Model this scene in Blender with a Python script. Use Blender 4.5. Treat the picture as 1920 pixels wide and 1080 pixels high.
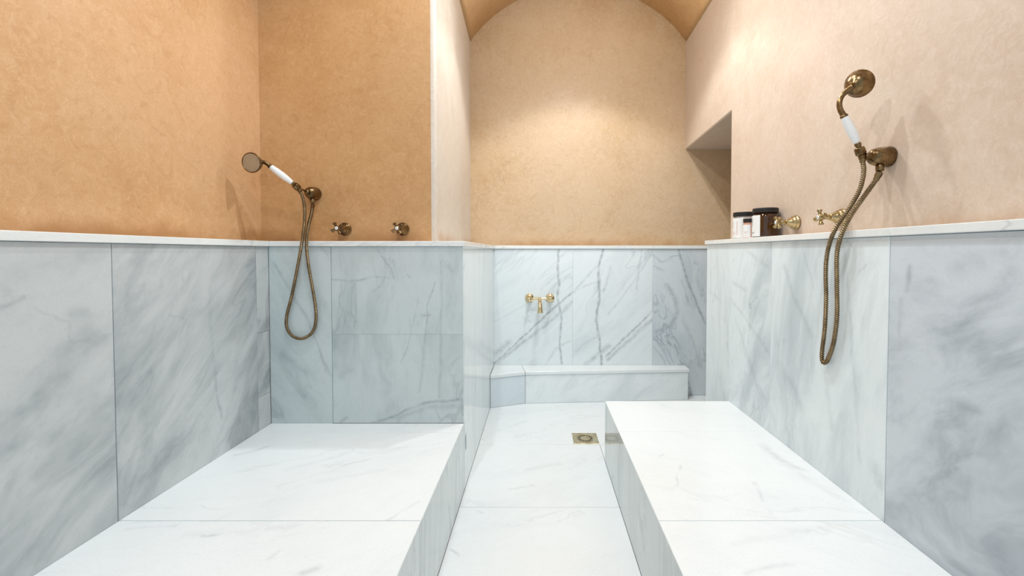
import bpy, bmesh, math, random
from mathutils import Vector, Matrix

for o in list(bpy.data.objects): bpy.data.objects.remove(o)
scene = bpy.context.scene
COL = scene.collection
random.seed(7)

# ------------------------------------------------------------------ camera
cam_data = bpy.data.cameras.new('camera')
cam = bpy.data.objects.new('camera', cam_data); COL.objects.link(cam)
cam.location = (0, 0, 1.0)
cam.rotation_euler = (math.radians(90) - math.atan(21/811.), 0, 0)
cam_data.sensor_width = 36; cam_data.lens = 811/1920*36
cam_data.shift_x = -50/1920; cam_data.shift_y = -46/1920
cam_data.clip_start = 0.02
scene.camera = cam

# ------------------------------------------------------------------ world, lamps, exposure
world = bpy.data.worlds.new('world'); scene.world = world
world.use_nodes = True
wb = world.node_tree.nodes['Background']
wb.inputs[0].default_value = (0.76, 0.89, 1.0, 1); wb.inputs[1].default_value = 0.78

def downlight(name, loc, power, half_angle, blend, color, radius=0.03, aim=(0, 0, -1)):
    l = bpy.data.lights.new(name, 'SPOT'); o = bpy.data.objects.new(name, l); COL.objects.link(o)
    o.location = loc; l.energy = power; l.color = color
    l.spot_size = math.radians(2*half_angle); l.spot_blend = blend; l.shadow_soft_size = radius
    o.rotation_euler = Vector(aim).to_track_quat('-Z', 'Y').to_euler()
    return o
LAMP = (0.93, 0.975, 1.0)
downlight('niche_downlight', (0.28, 2.30, 2.80), 34, 50, 0.30, LAMP, 0.03)
downlight('right_downlight', (0.26, 1.60, 2.98), 46, 64, 0.45, LAMP, 0.02)
downlight('left_downlight', (-0.42, 1.00, 2.98), 33, 64, 0.5, LAMP, 0.02)
downlight('entry_downlight', (0.1, 0.10, 2.98), 30, 70, 0.5, LAMP, 0.06)
# added unseen point light that brightens the vault; no fitting hangs here
spill = bpy.data.lights.new('vault_fill_light', 'POINT'); spill.energy = 10; spill.color = LAMP; spill.shadow_soft_size = 0.04
vault_fill_o = bpy.data.objects.new('vault_fill_light', spill); COL.objects.link(vault_fill_o); vault_fill_o.location = (0.28, 2.12, 2.32)

scene.view_settings.view_transform = 'Standard'
scene.view_settings.look = 'None'
scene.view_settings.exposure = 0.45
scene.view_settings.gamma = 1.0
scene.view_settings.use_curve_mapping = False

# ------------------------------------------------------------------ node helpers
def new_mat(name):
    m = bpy.data.materials.new(name); m.use_nodes = True
    nt = m.node_tree; nt.nodes.clear()
    out = nt.nodes.new('ShaderNodeOutputMaterial')
    b = nt.nodes.new('ShaderNodeBsdfPrincipled')
    nt.links.new(b.outputs[0], out.inputs[0])
    return m, nt, b
def N(nt, typ, **kw):
    n = nt.nodes.new(typ)
    for k, v in kw.items(): setattr(n, k, v)
    return n
def setin(nt, sock, v):
    if hasattr(v, 'is_output'): nt.links.new(v, sock)
    else: sock.default_value = v
def mth(nt, op, a, b=None, c=None, clamp=False):
    n = N(nt, 'ShaderNodeMath', operation=op); n.use_clamp = clamp
    setin(nt, n.inputs[0], a)
    if b is not None: setin(nt, n.inputs[1], b)
    if c is not None: setin(nt, n.inputs[2], c)
    return n.outputs[0]
def vmth(nt, op, a, b=None):
    n = N(nt, 'ShaderNodeVectorMath', operation=op)
    setin(nt, n.inputs[0], a)
    if b is not None: setin(nt, n.inputs[3 if op == 'SCALE' else 1], b)
    return n.outputs['Value' if op in ('DOT_PRODUCT', 'LENGTH') else 'Vector']
def noise(nt, vec, scale, detail=4, rough=0.55, dist=0.0, out='Fac'):
    n = N(nt, 'ShaderNodeTexNoise'); nt.links.new(vec, n.inputs['Vector'])
    n.inputs['Scale'].default_value = scale; n.inputs['Detail'].default_value = detail
    n.inputs['Roughness'].default_value = rough; n.inputs['Distortion'].default_value = dist
    return n.outputs[out]
def sstep(nt, v, lo, hi, a=0.0, b=1.0):
    n = N(nt, 'ShaderNodeMapRange', interpolation_type='SMOOTHSTEP')
    setin(nt, n.inputs[0], v)
    for i, q in enumerate((lo, hi, a, b)): n.inputs[i+1].default_value = q
    return n.outputs[0]
def mixc(nt, f, a, b, blend='MIX'):
    n = N(nt, 'ShaderNodeMix', data_type='RGBA', blend_type=blend)
    setin(nt, n.inputs[0], f)
    setin(nt, n.inputs[6], a if hasattr(a, 'is_output') else (*a, 1))
    setin(nt, n.inputs[7], b if hasattr(b, 'is_output') else (*b, 1))
    return n.outputs[2]

# a vein of the stone: distance of a point to one segment, faded over a width
vg = bpy.data.node_groups.new('vein_segment', 'ShaderNodeTree')
for nm, tp in (('P', 'NodeSocketVector'), ('A', 'NodeSocketVector'), ('BA', 'NodeSocketVector'),
               ('Inv', 'NodeSocketFloat'), ('Width', 'NodeSocketFloat'), ('Strength', 'NodeSocketFloat')):
    vg.interface.new_socket(nm, in_out='INPUT', socket_type=tp)
vg.interface.new_socket('Value', in_out='OUTPUT', socket_type='NodeSocketFloat')
gi = vg.nodes.new('NodeGroupInput'); go = vg.nodes.new('NodeGroupOutput')
pa = vmth(vg, 'SUBTRACT', gi.outputs['P'], gi.outputs['A'])
hh = mth(vg, 'MULTIPLY', vmth(vg, 'DOT_PRODUCT', pa, gi.outputs['BA']), gi.outputs['Inv'], clamp=True)
dd = vmth(vg, 'LENGTH', vmth(vg, 'SUBTRACT', pa, vmth(vg, 'SCALE', gi.outputs['BA'], hh)))
tt = mth(vg, 'SUBTRACT', 1.0, mth(vg, 'DIVIDE', dd, gi.outputs['Width']), clamp=True)
tt = mth(vg, 'MULTIPLY', mth(vg, 'POWER', tt, 1.5), gi.outputs['Strength'])
vg.links.new(tt, go.inputs[0])

AX = {'X': (Vector((0, 1, 0)), Vector((0, 0, 1)), Vector((1, 0, 0))),
      'Y': (Vector((1, 0, 0)), Vector((0, 0, 1)), Vector((0, 1, 0))),
      'Z': (Vector((1, 0, 0)), Vector((0, 1, 0)), Vector((0, 0, 1)))}
VEINS = {
  'K1': [(0.137, 3, 1.011, 0.133, 3, 0.882, 0.0148, 0.75), (0.133, 3, 0.882, 0.144, 3, 0.789, 0.0148, 0.75), (0.144, 3, 0.789, 0.13, 3, 0.696, 0.0148, 0.75), (0.13, 3, 0.696, 0.16, 3, 0.529, 0.0148, 0.75), (0.16, 3, 0.529, 0.145, 3, 0.379, 0.0148, 0.75), (0.145, 3, 0.379, 0.164, 3, 0.222, 0.0148, 0.75), (-0.313, 3, 0.222, -0.093, 3, 0.424, 0.0129, 0.8), (-0.093, 3, 0.424, 0.093, 3, 0.603, 0.0129, 0.8), (0.093, 3, 0.603, 0.234, 3, 0.722, 0.0129, 0.8), (-0.29, 3, 0.23, -0.037, 3, 0.428, 0.0222, 0.5), (-0.037, 3, 0.428, 0.148, 3, 0.573, 0.0222, 0.5), (0.148, 3, 0.573, 0.237, 3, 0.655, 0.0222, 0.5), (-0.327, 3, 0.506, -0.186, 3, 0.584, 0.0111, 0.2), (-0.186, 3, 0.584, -0.074, 3, 0.64, 0.0111, 0.2), (-0.316, 3, 0.286, -0.242, 3, 0.342, 0.0333, 0.45), (-0.242, 3, 0.342, -0.204, 3, 0.379, 0.0333, 0.45), (0.056, 3, 0.222, 0.112, 3, 0.323, 0.0148, 0.25), (0.112, 3, 0.323, 0.216, 3, 0.379, 0.0148, 0.25)],
  'K2': [(0.447, 3, 1.018, 0.415, 3, 0.9, 0.0166, 0.85), (0.415, 3, 0.9, 0.423, 3, 0.677, 0.0166, 0.85), (0.423, 3, 0.677, 0.401, 3, 0.529, 0.0166, 0.85), (0.401, 3, 0.529, 0.424, 3, 0.379, 0.0166, 0.85), (0.424, 3, 0.379, 0.439, 3, 0.218, 0.0166, 0.85), (0.469, 3, 0.275, 0.595, 3, 0.398, 0.0129, 0.8), (0.595, 3, 0.398, 0.706, 3, 0.503, 0.0129, 0.8), (0.706, 3, 0.503, 0.79, 3, 0.592, 0.0129, 0.8), (0.484, 3, 0.252, 0.632, 3, 0.387, 0.0222, 0.5), (0.632, 3, 0.387, 0.791, 3, 0.536, 0.0222, 0.5), (0.241, 3, 0.718, 0.315, 3, 0.807, 0.0148, 0.4), (0.315, 3, 0.807, 0.4, 3, 0.9, 0.0148, 0.4), (0.717, 3, 1.018, 0.696, 3, 0.9, 0.0148, 0.35), (0.696, 3, 0.9, 0.682, 3, 0.744, 0.0148, 0.35), (0.483, 3, 0.566, 0.575, 3, 0.677, 0.0111, 0.35), (0.575, 3, 0.677, 0.703, 3, 0.863, 0.0111, 0.35), (0.703, 3, 0.863, 0.784, 3, 0.982, 0.0111, 0.35), (0.328, 3, 0.218, 0.402, 3, 0.275, 0.0296, 0.5), (0.402, 3, 0.275, 0.491, 3, 0.349, 0.0296, 0.5), (0.259, 3, 0.733, 0.333, 3, 0.77, 0.0111, 0.3), (0.333, 3, 0.77, 0.393, 3, 0.789, 0.0111, 0.3), (0.5, 3, 0.9, 0.474, 3, 0.789, 0.0148, 0.3), (0.474, 3, 0.789, 0.452, 3, 0.722, 0.0148, 0.3), (0.26, 3, 0.305, 0.335, 3, 0.379, 0.0111, 0.25), (0.335, 3, 0.379, 0.409, 3, 0.409, 0.0111, 0.25)],
  'K3': [(0.969, 3, 1.018, 0.992, 3, 0.937, 0.0148, 0.75), (0.992, 3, 0.937, 1.03, 3, 0.807, 0.0148, 0.75), (1.03, 3, 0.807, 1.094, 3, 0.659, 0.0148, 0.75), (1.094, 3, 0.659, 1.159, 3, 0.506, 0.0148, 0.75), (0.799, 3, 0.982, 0.851, 3, 0.93, 0.0129, 0.45), (0.851, 3, 0.93, 0.932, 3, 0.974, 0.0129, 0.45), (0.932, 3, 0.974, 0.999, 3, 0.982, 0.0129, 0.45), (0.889, 3, 0.77, 0.949, 3, 0.677, 0.0296, 0.5), (0.949, 3, 0.677, 0.965, 3, 0.584, 0.0296, 0.5), (0.965, 3, 0.584, 0.921, 3, 0.491, 0.0296, 0.5), (0.921, 3, 0.491, 0.825, 3, 0.447, 0.0296, 0.5), (0.799, 3, 0.9, 0.874, 3, 0.87, 0.0148, 0.35), (0.803, 3, 0.409, 0.855, 3, 0.342, 0.0111, 0.45), (0.855, 3, 0.342, 0.916, 3, 0.222, 0.0111, 0.45), (0.825, 3, 0.417, 0.893, 3, 0.323, 0.0111, 0.4), (0.893, 3, 0.323, 0.946, 3, 0.222, 0.0111, 0.4), (0.803, 3, 0.342, 0.856, 3, 0.275, 0.0111, 0.45), (0.856, 3, 0.275, 0.886, 3, 0.222, 0.0111, 0.45), (0.892, 3, 0.379, 0.967, 3, 0.323, 0.0111, 0.3), (0.967, 3, 0.323, 1.024, 3, 0.23, 0.0111, 0.3), (1.002, 3, 0.529, 1.078, 3, 0.379, 0.0185, 0.25), (1.078, 3, 0.379, 1.136, 3, 0.192, 0.0185, 0.25)],
  'B1': [(-1.094, 1.785, 0.958, -1.025, 1.785, 0.841, 0.011, 0.45), (-1.025, 1.785, 0.841, -0.95, 1.785, 0.708, 0.011, 0.45), (-0.95, 1.785, 0.708, -0.908, 1.785, 0.586, 0.011, 0.45), (-0.908, 1.785, 0.586, -0.862, 1.785, 0.488, 0.011, 0.45), (-1.063, 1.785, 0.575, -1.014, 1.785, 0.537, 0.0308, 0.3), (-1.014, 1.785, 0.537, -0.964, 1.785, 0.497, 0.0308, 0.3), (-0.999, 1.785, 0.408, -0.933, 1.785, 0.363, 0.055, 0.25), (-0.882, 1.785, 0.51, -0.869, 1.785, 0.497, 0.011, 0.7), (-0.902, 1.785, 1.024, -0.869, 1.785, 0.996, 0.0176, 0.3)],
  'B2': [(-0.855, 1.785, 0.888, -0.794, 1.785, 0.877, 0.0088, 0.5), (-0.794, 1.785, 0.877, -0.738, 1.785, 0.888, 0.0088, 0.5), (-0.738, 1.785, 0.888, -0.683, 1.785, 0.901, 0.0088, 0.5), (-0.683, 1.785, 0.901, -0.621, 1.785, 0.892, 0.0088, 0.5), (-0.816, 1.785, 0.879, -0.825, 1.785, 0.808, 0.0088, 0.35), (-0.825, 1.785, 0.808, -0.821, 1.785, 0.764, 0.0088, 0.35), (-0.754, 1.785, 0.885, -0.759, 1.785, 0.764, 0.0088, 0.3), (-0.759, 1.785, 0.764, -0.765, 1.785, 0.664, 0.0088, 0.3), (-0.782, 1.785, 0.753, -0.756, 1.785, 0.715, 0.0088, 0.4), (-0.664, 1.785, 1.007, -0.634, 1.785, 0.963, 0.0088, 0.4), (-0.634, 1.785, 0.963, -0.61, 1.785, 0.936, 0.0088, 0.4), (-0.61, 1.785, 0.936, -0.599, 1.785, 0.888, 0.0088, 0.4), (-0.401, 1.785, 0.963, -0.402, 1.785, 0.808, 0.011, 0.35), (-0.402, 1.785, 0.808, -0.405, 1.785, 0.66, 0.011, 0.35), (-0.43, 1.785, 0.874, -0.446, 1.785, 0.819, 0.0066, 0.5), (-0.446, 1.785, 0.819, -0.459, 1.785, 0.775, 0.0066, 0.5), (-0.459, 1.785, 0.775, -0.469, 1.785, 0.66, 0.0066, 0.5), (-0.486, 1.785, 0.737, -0.451, 1.785, 0.742, 0.0088, 0.6), (-0.546, 1.785, 0.907, -0.529, 1.785, 0.896, 0.0088, 0.4), (-0.374, 1.785, 0.941, -0.357, 1.785, 0.923, 0.0132, 0.4), (-0.684, 1.785, 0.841, -0.657, 1.785, 0.863, 0.011, 0.3), (-0.499, 1.785, 0.808, -0.517, 1.785, 0.72, 0.011, 0.25), (-0.517, 1.785, 0.72, -0.531, 1.785, 0.66, 0.011, 0.25), (-0.526, 1.785, 0.66, -0.535, 1.785, 0.72, 0.0088, 0.2)],
  'B3': [(-0.531, 1.785, 0.66, -0.553, 1.785, 0.586, 0.0088, 0.35), (-0.553, 1.785, 0.586, -0.571, 1.785, 0.546, 0.0088, 0.35), (-0.469, 1.785, 0.66, -0.483, 1.785, 0.519, 0.011, 0.3), (-0.483, 1.785, 0.519, -0.497, 1.785, 0.419, 0.011, 0.3), (-0.405, 1.785, 0.66, -0.408, 1.785, 0.519, 0.0132, 0.35), (-0.408, 1.785, 0.519, -0.413, 1.785, 0.396, 0.0132, 0.35), (-0.689, 1.785, 0.291, -0.6, 1.785, 0.314, 0.011, 0.6), (-0.6, 1.785, 0.314, -0.551, 1.785, 0.345, 0.011, 0.6), (-0.551, 1.785, 0.345, -0.488, 1.785, 0.372, 0.011, 0.6), (-0.488, 1.785, 0.372, -0.4, 1.785, 0.381, 0.011, 0.6), (-0.4, 1.785, 0.381, -0.32, 1.785, 0.388, 0.011, 0.6), (-0.589, 1.785, 0.307, -0.522, 1.785, 0.336, 0.0198, 0.3), (-0.522, 1.785, 0.336, -0.466, 1.785, 0.352, 0.0198, 0.3), (-0.466, 1.785, 0.352, -0.377, 1.785, 0.363, 0.0198, 0.3), (-0.377, 1.785, 0.363, -0.32, 1.785, 0.354, 0.0198, 0.3), (-0.82, 1.785, 0.484, -0.787, 1.785, 0.519, 0.0308, 0.3), (-0.664, 1.785, 0.586, -0.66, 1.785, 0.497, 0.0198, 0.2), (-0.66, 1.785, 0.497, -0.621, 1.785, 0.452, 0.0198, 0.2), (-0.822, 1.785, 0.296, -0.8, 1.785, 0.314, 0.0132, 0.4)],
  'L2': [(-1.115, 1.48, 0.602, -1.115, 1.483, 0.527, 0.0129, 0.55), (-1.115, 1.483, 0.527, -1.115, 1.496, 0.457, 0.0129, 0.55), (-1.115, 1.496, 0.457, -1.115, 1.508, 0.415, 0.0129, 0.55), (-1.115, 1.461, 0.879, -1.115, 1.467, 0.751, 0.0163, 0.25), (-1.115, 1.467, 0.751, -1.115, 1.477, 0.602, 0.0163, 0.25), (-1.115, 1.241, 0.401, -1.115, 1.287, 0.419, 0.0443, 0.35), (-1.115, 1.287, 0.419, -1.115, 1.325, 0.424, 0.0443, 0.35), (-1.115, 1.547, 0.321, -1.115, 1.57, 0.361, 0.0388, 0.35), (-1.115, 1.57, 0.361, -1.115, 1.599, 0.373, 0.0388, 0.35), (-1.115, 1.138, 0.821, -1.115, 1.253, 0.889, 0.0535, 0.25), (-1.115, 1.253, 0.889, -1.115, 1.436, 1.005, 0.0535, 0.25), (-1.115, 1.153, 0.733, -1.115, 1.307, 0.843, 0.0255, 0.18), (-1.115, 1.307, 0.843, -1.115, 1.412, 0.953, 0.0255, 0.18), (-1.115, 1.306, 0.808, -1.115, 1.355, 0.792, 0.0082, 0.35), (-1.115, 1.576, 0.595, -1.115, 1.667, 0.697, 0.0244, 0.3), (-1.115, 1.667, 0.697, -1.115, 1.7, 0.733, 0.0244, 0.3), (-1.115, 1.4, 0.465, -1.115, 1.575, 0.556, 0.0384, 0.15), (-1.115, 1.575, 0.556, -1.115, 1.691, 0.629, 0.0384, 0.15), (-1.115, 1.345, 0.955, -1.115, 1.358, 0.904, 0.0267, 0.25)],
  'L1': [(-1.115, 0.893, 0.882, -1.115, 0.915, 0.888, 0.0101, 0.4), (-1.115, 0.915, 0.888, -1.115, 0.935, 0.9, 0.0101, 0.4), (-1.115, 1.031, 0.851, -1.115, 1.058, 0.85, 0.0283, 0.3), (-1.115, 0.919, 0.655, -1.115, 0.939, 0.665, 0.0255, 0.35), (-1.115, 0.939, 0.665, -1.115, 0.959, 0.667, 0.0255, 0.35), (-1.115, 0.885, 0.584, -1.115, 0.908, 0.587, 0.0376, 0.35), (-1.115, 0.967, 0.776, -1.115, 1.034, 0.786, 0.032, 0.15), (-1.115, 1.034, 0.786, -1.115, 1.111, 0.791, 0.032, 0.15), (-1.115, 0.912, 0.947, -1.115, 0.983, 0.979, 0.037, 0.16), (-1.115, 0.983, 0.979, -1.115, 1.103, 1.004, 0.037, 0.16), (-1.115, 0.986, 0.707, -1.115, 1.015, 0.708, 0.0197, 0.2)],
  'R2': [(0.913, 1.609, 0.946, 0.913, 1.539, 0.835, 0.0224, 0.3), (0.913, 1.539, 0.835, 0.913, 1.475, 0.768, 0.0224, 0.3), (0.913, 1.475, 0.768, 0.913, 1.445, 0.719, 0.0224, 0.3), (0.913, 1.496, 1.006, 0.913, 1.435, 0.881, 0.0108, 0.25), (0.913, 1.293, 1.005, 0.913, 1.261, 0.802, 0.0139, 0.22), (0.913, 1.261, 0.802, 0.913, 1.233, 0.56, 0.0139, 0.22), (0.913, 1.233, 0.56, 0.913, 1.219, 0.411, 0.0139, 0.22), (0.913, 1.599, 0.55, 0.913, 1.53, 0.511, 0.0342, 0.3), (0.913, 1.53, 0.511, 0.913, 1.498, 0.465, 0.0342, 0.3), (0.913, 1.16, 0.41, 0.913, 1.141, 0.384, 0.0369, 0.35), (0.913, 1.233, 0.944, 0.913, 1.209, 0.96, 0.0075, 0.4), (0.913, 1.374, 0.613, 0.913, 1.333, 0.457, 0.0234, 0.18)],
  'R3': [(0.913, 2.026, 0.857, 0.913, 1.895, 0.832, 0.0193, 0.3), (0.913, 2.063, 0.778, 0.913, 1.892, 0.703, 0.0163, 0.25), (0.913, 1.892, 0.703, 0.913, 1.712, 0.603, 0.0163, 0.25), (0.913, 1.994, 0.687, 0.913, 1.839, 0.505, 0.0205, 0.25), (0.913, 1.839, 0.505, 0.913, 1.715, 0.388, 0.0205, 0.25), (0.913, 1.899, 1.007, 0.913, 1.784, 0.963, 0.0178, 0.25), (0.913, 1.784, 0.963, 0.913, 1.721, 0.943, 0.0178, 0.25), (0.913, 1.912, 0.557, 0.913, 1.77, 0.413, 0.0114, 0.25)],
  'R4': [(0.913, 2.309, 0.795, 0.913, 2.205, 0.763, 0.0223, 0.25), (0.913, 2.211, 0.981, 0.913, 2.167, 0.552, 0.0135, 0.15), (0.913, 2.167, 0.552, 0.913, 2.212, 0.266, 0.0135, 0.15)],
  'R1': [(0.913, 1.065, 0.965, 0.913, 1.074, 0.911, 0.0145, 0.5), (0.913, 1.086, 0.883, 0.913, 1.091, 0.774, 0.0161, 0.25), (0.913, 1.108, 0.757, 0.913, 1.068, 0.779, 0.0402, 0.22), (0.913, 0.947, 0.668, 0.913, 0.895, 0.669, 0.025, 0.4), (0.913, 0.969, 0.787, 0.913, 0.89, 0.893, 0.0287, 0.25), (0.913, 0.89, 0.893, 0.913, 0.831, 0.962, 0.0287, 0.25), (0.913, 0.862, 0.638, 0.913, 0.811, 0.7, 0.0413, 0.3), (0.913, 0.937, 0.969, 0.913, 0.842, 1.003, 0.0439, 0.25), (0.913, 1.003, 0.554, 0.913, 0.977, 0.578, 0.0427, 0.25), (0.913, 0.881, 0.774, 0.913, 0.846, 0.804, 0.0277, 0.25)],
  'RT2': [(0.422, 1.496, 0.287, 0.442, 1.512, 0.287, 0.0074, 0.5), (0.419, 1.3, 0.287, 0.442, 1.359, 0.287, 0.0067, 0.3), (0.442, 1.359, 0.287, 0.477, 1.432, 0.287, 0.0067, 0.3), (0.669, 1.321, 0.287, 0.655, 1.262, 0.287, 0.0109, 0.25), (0.655, 1.262, 0.287, 0.643, 1.221, 0.287, 0.0109, 0.25), (0.831, 1.58, 0.287, 0.829, 1.477, 0.287, 0.0293, 0.28), (0.829, 1.477, 0.287, 0.859, 1.403, 0.287, 0.0293, 0.28), (0.826, 1.439, 0.287, 0.852, 1.337, 0.287, 0.0329, 0.12), (0.852, 1.337, 0.287, 0.871, 1.221, 0.287, 0.0329, 0.12)],
  'RT1': [(0.462, 0.943, 0.287, 0.535, 0.967, 0.287, 0.0119, 0.2), (0.535, 0.967, 0.287, 0.576, 0.976, 0.287, 0.0119, 0.2), (0.482, 1.039, 0.287, 0.663, 1.08, 0.287, 0.0266, 0.1), (0.663, 1.08, 0.287, 0.766, 1.112, 0.287, 0.0266, 0.1)],
  'LT2': [(-1.067, 1.5, 0.287, -1.027, 1.525, 0.287, 0.0151, 0.3), (-1.027, 1.525, 0.287, -0.997, 1.567, 0.287, 0.0151, 0.3), (-0.652, 1.432, 0.287, -0.617, 1.454, 0.287, 0.0108, 0.2), (-0.617, 1.454, 0.287, -0.59, 1.477, 0.287, 0.0108, 0.2), (-0.824, 1.403, 0.287, -0.746, 1.458, 0.287, 0.0252, 0.12), (-0.746, 1.458, 0.287, -0.681, 1.516, 0.287, 0.0252, 0.12), (-0.401, 1.134, 0.287, -0.37, 1.182, 0.287, 0.0087, 0.25), (-0.37, 1.182, 0.287, -0.344, 1.221, 0.287, 0.0087, 0.25), (-0.693, 1.321, 0.287, -0.625, 1.353, 0.287, 0.0201, 0.1), (-0.625, 1.353, 0.287, -0.508, 1.403, 0.287, 0.0201, 0.1)],
  'LT1': [(-0.846, 1.071, 0.287, -0.797, 1.077, 0.287, 0.0093, 0.4), (-0.797, 1.077, 0.287, -0.774, 1.084, 0.287, 0.0093, 0.4), (-0.89, 1.075, 0.287, -0.734, 1.084, 0.287, 0.0215, 0.12), (-0.734, 1.084, 0.287, -0.627, 1.112, 0.287, 0.0215, 0.12), (-0.527, 0.943, 0.287, -0.501, 0.961, 0.287, 0.0188, 0.3), (-0.63, 0.993, 0.287, -0.619, 1.017, 0.287, 0.0112, 0.25), (-1.062, 1.101, 0.287, -0.947, 1.112, 0.287, 0.0109, 0.2)],
  'F1': [(-0.168, 2.456, 0, -0.079, 2.534, 0, 0.0246, 0.15)],
  'F2': [(-0.049, 1.968, 0, 0.101, 2.029, 0, 0.0246, 0.15), (-0.124, 1.798, 0, -0.023, 1.831, 0, 0.0134, 0.2)],
  'F3': [(-0.241, 1.647, 0, -0.215, 1.634, 0, 0.0101, 0.4), (-0.296, 1.431, 0, -0.261, 1.405, 0, 0.0105, 0.35)],
  'Q2': [(-0.018, 2.86, 0.187, 0.007, 2.86, 0.13, 0.0141, 0.4), (0.007, 2.86, 0.13, 0.053, 2.86, 0.087, 0.0141, 0.4), (0.053, 2.86, 0.087, 0.071, 2.86, 0.044, 0.0141, 0.4), (0.142, 2.86, 0.033, 0.206, 2.86, 0.141, 0.0176, 0.2), (0.206, 2.86, 0.141, 0.249, 2.86, 0.212, 0.0176, 0.2), (0.729, 2.86, 0.033, 0.8, 2.86, 0.105, 0.0282, 0.35), (0.8, 2.86, 0.105, 0.853, 2.86, 0.158, 0.0282, 0.35), (0.764, 2.86, 0.176, 0.959, 2.86, 0.201, 0.0141, 0.3)],
}
_mc = [0]
def marble(key, axis='Y', angle=60, seed=0.0, cloud=0.5, vein=0.4, stretch=3.0, scale=1.0, warm=0.0,
           base=(0.80, 0.835, 0.86), cloudcol=(0.47, 0.525, 0.575), rough=0.17):
    """white marble: soft grey clouds and veins drawn out along one direction of the slab, plus single veins"""
    m, nt, b = new_mat('marble_%02d' % _mc[0]); _mc[0] += 1
    base = (base[0]*0.965, base[1], base[2]*1.005); cloudcol = (cloudcol[0]*0.965, cloudcol[1], cloudcol[2]*1.01)
    P = N(nt, 'ShaderNodeNewGeometry').outputs['Position']
    u, v, w = AX[axis]
    a = math.radians(angle)
    A = (u*math.cos(a) + v*math.sin(a)); B = (-u*math.sin(a) + v*math.cos(a))
    cmb = N(nt, 'ShaderNodeCombineXYZ')
    nt.links.new(vmth(nt, 'DOT_PRODUCT', P, tuple(A/stretch*scale)), cmb.inputs[0])
    nt.links.new(vmth(nt, 'DOT_PRODUCT', P, tuple(B*scale)), cmb.inputs[1])
    dz = mth(nt, 'ADD', vmth(nt, 'DOT_PRODUCT', P, tuple(w*0.5)), seed*3.17 + 1.3)
    nt.links.new(dz, cmb.inputs[2])
    q = cmb.outputs[0]
    wv = vmth(nt, 'SCALE', vmth(nt, 'SUBTRACT', noise(nt, q, 3.0, 3, 0.5, out='Color'), (0.5, 0.5, 0.5)), 0.35)
    qw = vmth(nt, 'ADD', q, wv)
    c1 = sstep(nt, noise(nt, qw, 4.2, 6, 0.62), 0.42, 0.74)
    c2 = sstep(nt, noise(nt, qw, 11.0, 5, 0.62), 0.50, 0.80)
    cl = mth(nt, 'ADD', mth(nt, 'MULTIPLY', c1, cloud), mth(nt, 'MULTIPLY', c2, cloud*0.45), clamp=True)
    n1 = noise(nt, qw, 5.5, 4, 0.55)
    ridge = mth(nt, 'SUBTRACT', 1.0, mth(nt, 'MULTIPLY', mth(nt, 'ABSOLUTE', mth(nt, 'SUBTRACT', n1, 0.5)), 2.0))
    vmask = sstep(nt, noise(nt, q, 3.3, 2, 0.5), 0.46, 0.66)
    rv = mth(nt, 'MULTIPLY', mth(nt, 'MULTIPLY', sstep(nt, ridge, 0.955, 1.0), vmask), vein)
    fine = noise(nt, P, 150.0, 4, 0.7)
    mott = noise(nt, qw, 38.0, 4, 0.65)
    col = mixc(nt, cl, base, cloudcol)
    if warm > 0:
        wm = mth(nt, 'MULTIPLY', sstep(nt, noise(nt, qw, 3.6, 3), 0.52, 0.75), warm)
        col = mixc(nt, wm, col, (0.60, 0.52, 0.42))
    veincol = (0.20, 0.235, 0.265)
    col = mixc(nt, rv, col, veincol)
    segs = VEINS.get(key, [])
    if segs:
        d1 = vmth(nt, 'SCALE', vmth(nt, 'SUBTRACT', noise(nt, P, 14.0, 3, 0.6, out='Color'), (0.5, 0.5, 0.5)), 0.026)
        d2 = vmth(nt, 'SCALE', vmth(nt, 'SUBTRACT', noise(nt, P, 70.0, 2, 0.6, out='Color'), (0.5, 0.5, 0.5)), 0.006)
        Pw = vmth(nt, 'ADD', vmth(nt, 'ADD', P, d1), d2)
        acc = None
        for (ax, ay, az, bx, by, bz, wd, st) in segs:
            g = N(nt, 'ShaderNodeGroup'); g.node_tree = vg
            nt.links.new(Pw, g.inputs['P'])
            ba = Vector((bx-ax, by-ay, bz-az))
            g.inputs['A'].default_value = (ax, ay, az); g.inputs['BA'].default_value = tuple(ba)
            g.inputs['Inv'].default_value = 1/max(ba.length_squared, 1e-8)
            g.inputs['Width'].default_value = wd; g.inputs['Strength'].default_value = st
            acc = g.outputs[0] if acc is None else mth(nt, 'MAXIMUM', acc, g.outputs[0])
        mod = sstep(nt, noise(nt, P, 30.0, 3, 0.6), 0.30, 0.62, 0.35, 1.0)
        col = mixc(nt, mth(nt, 'MULTIPLY', acc, mod), col, veincol)
    col = mixc(nt, mth(nt, 'MULTIPLY', sstep(nt, mott, 0.45, 0.75, 0.0, 0.30), mth(nt, 'ADD', cl, 0.25)), col, cloudcol)
    col = mixc(nt, sstep(nt, fine, 0.38, 0.72, 0.0, 0.16), col, tuple(x*0.72 for x in base))
    nt.links.new(col, b.inputs['Base Color'])
    nt.links.new(sstep(nt, noise(nt, P, 9.0, 3), 0.3, 0.7, rough*0.8, rough*1.25), b.inputs['Roughness'])
    b.inputs['IOR'].default_value = 1.5
    return m

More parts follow.
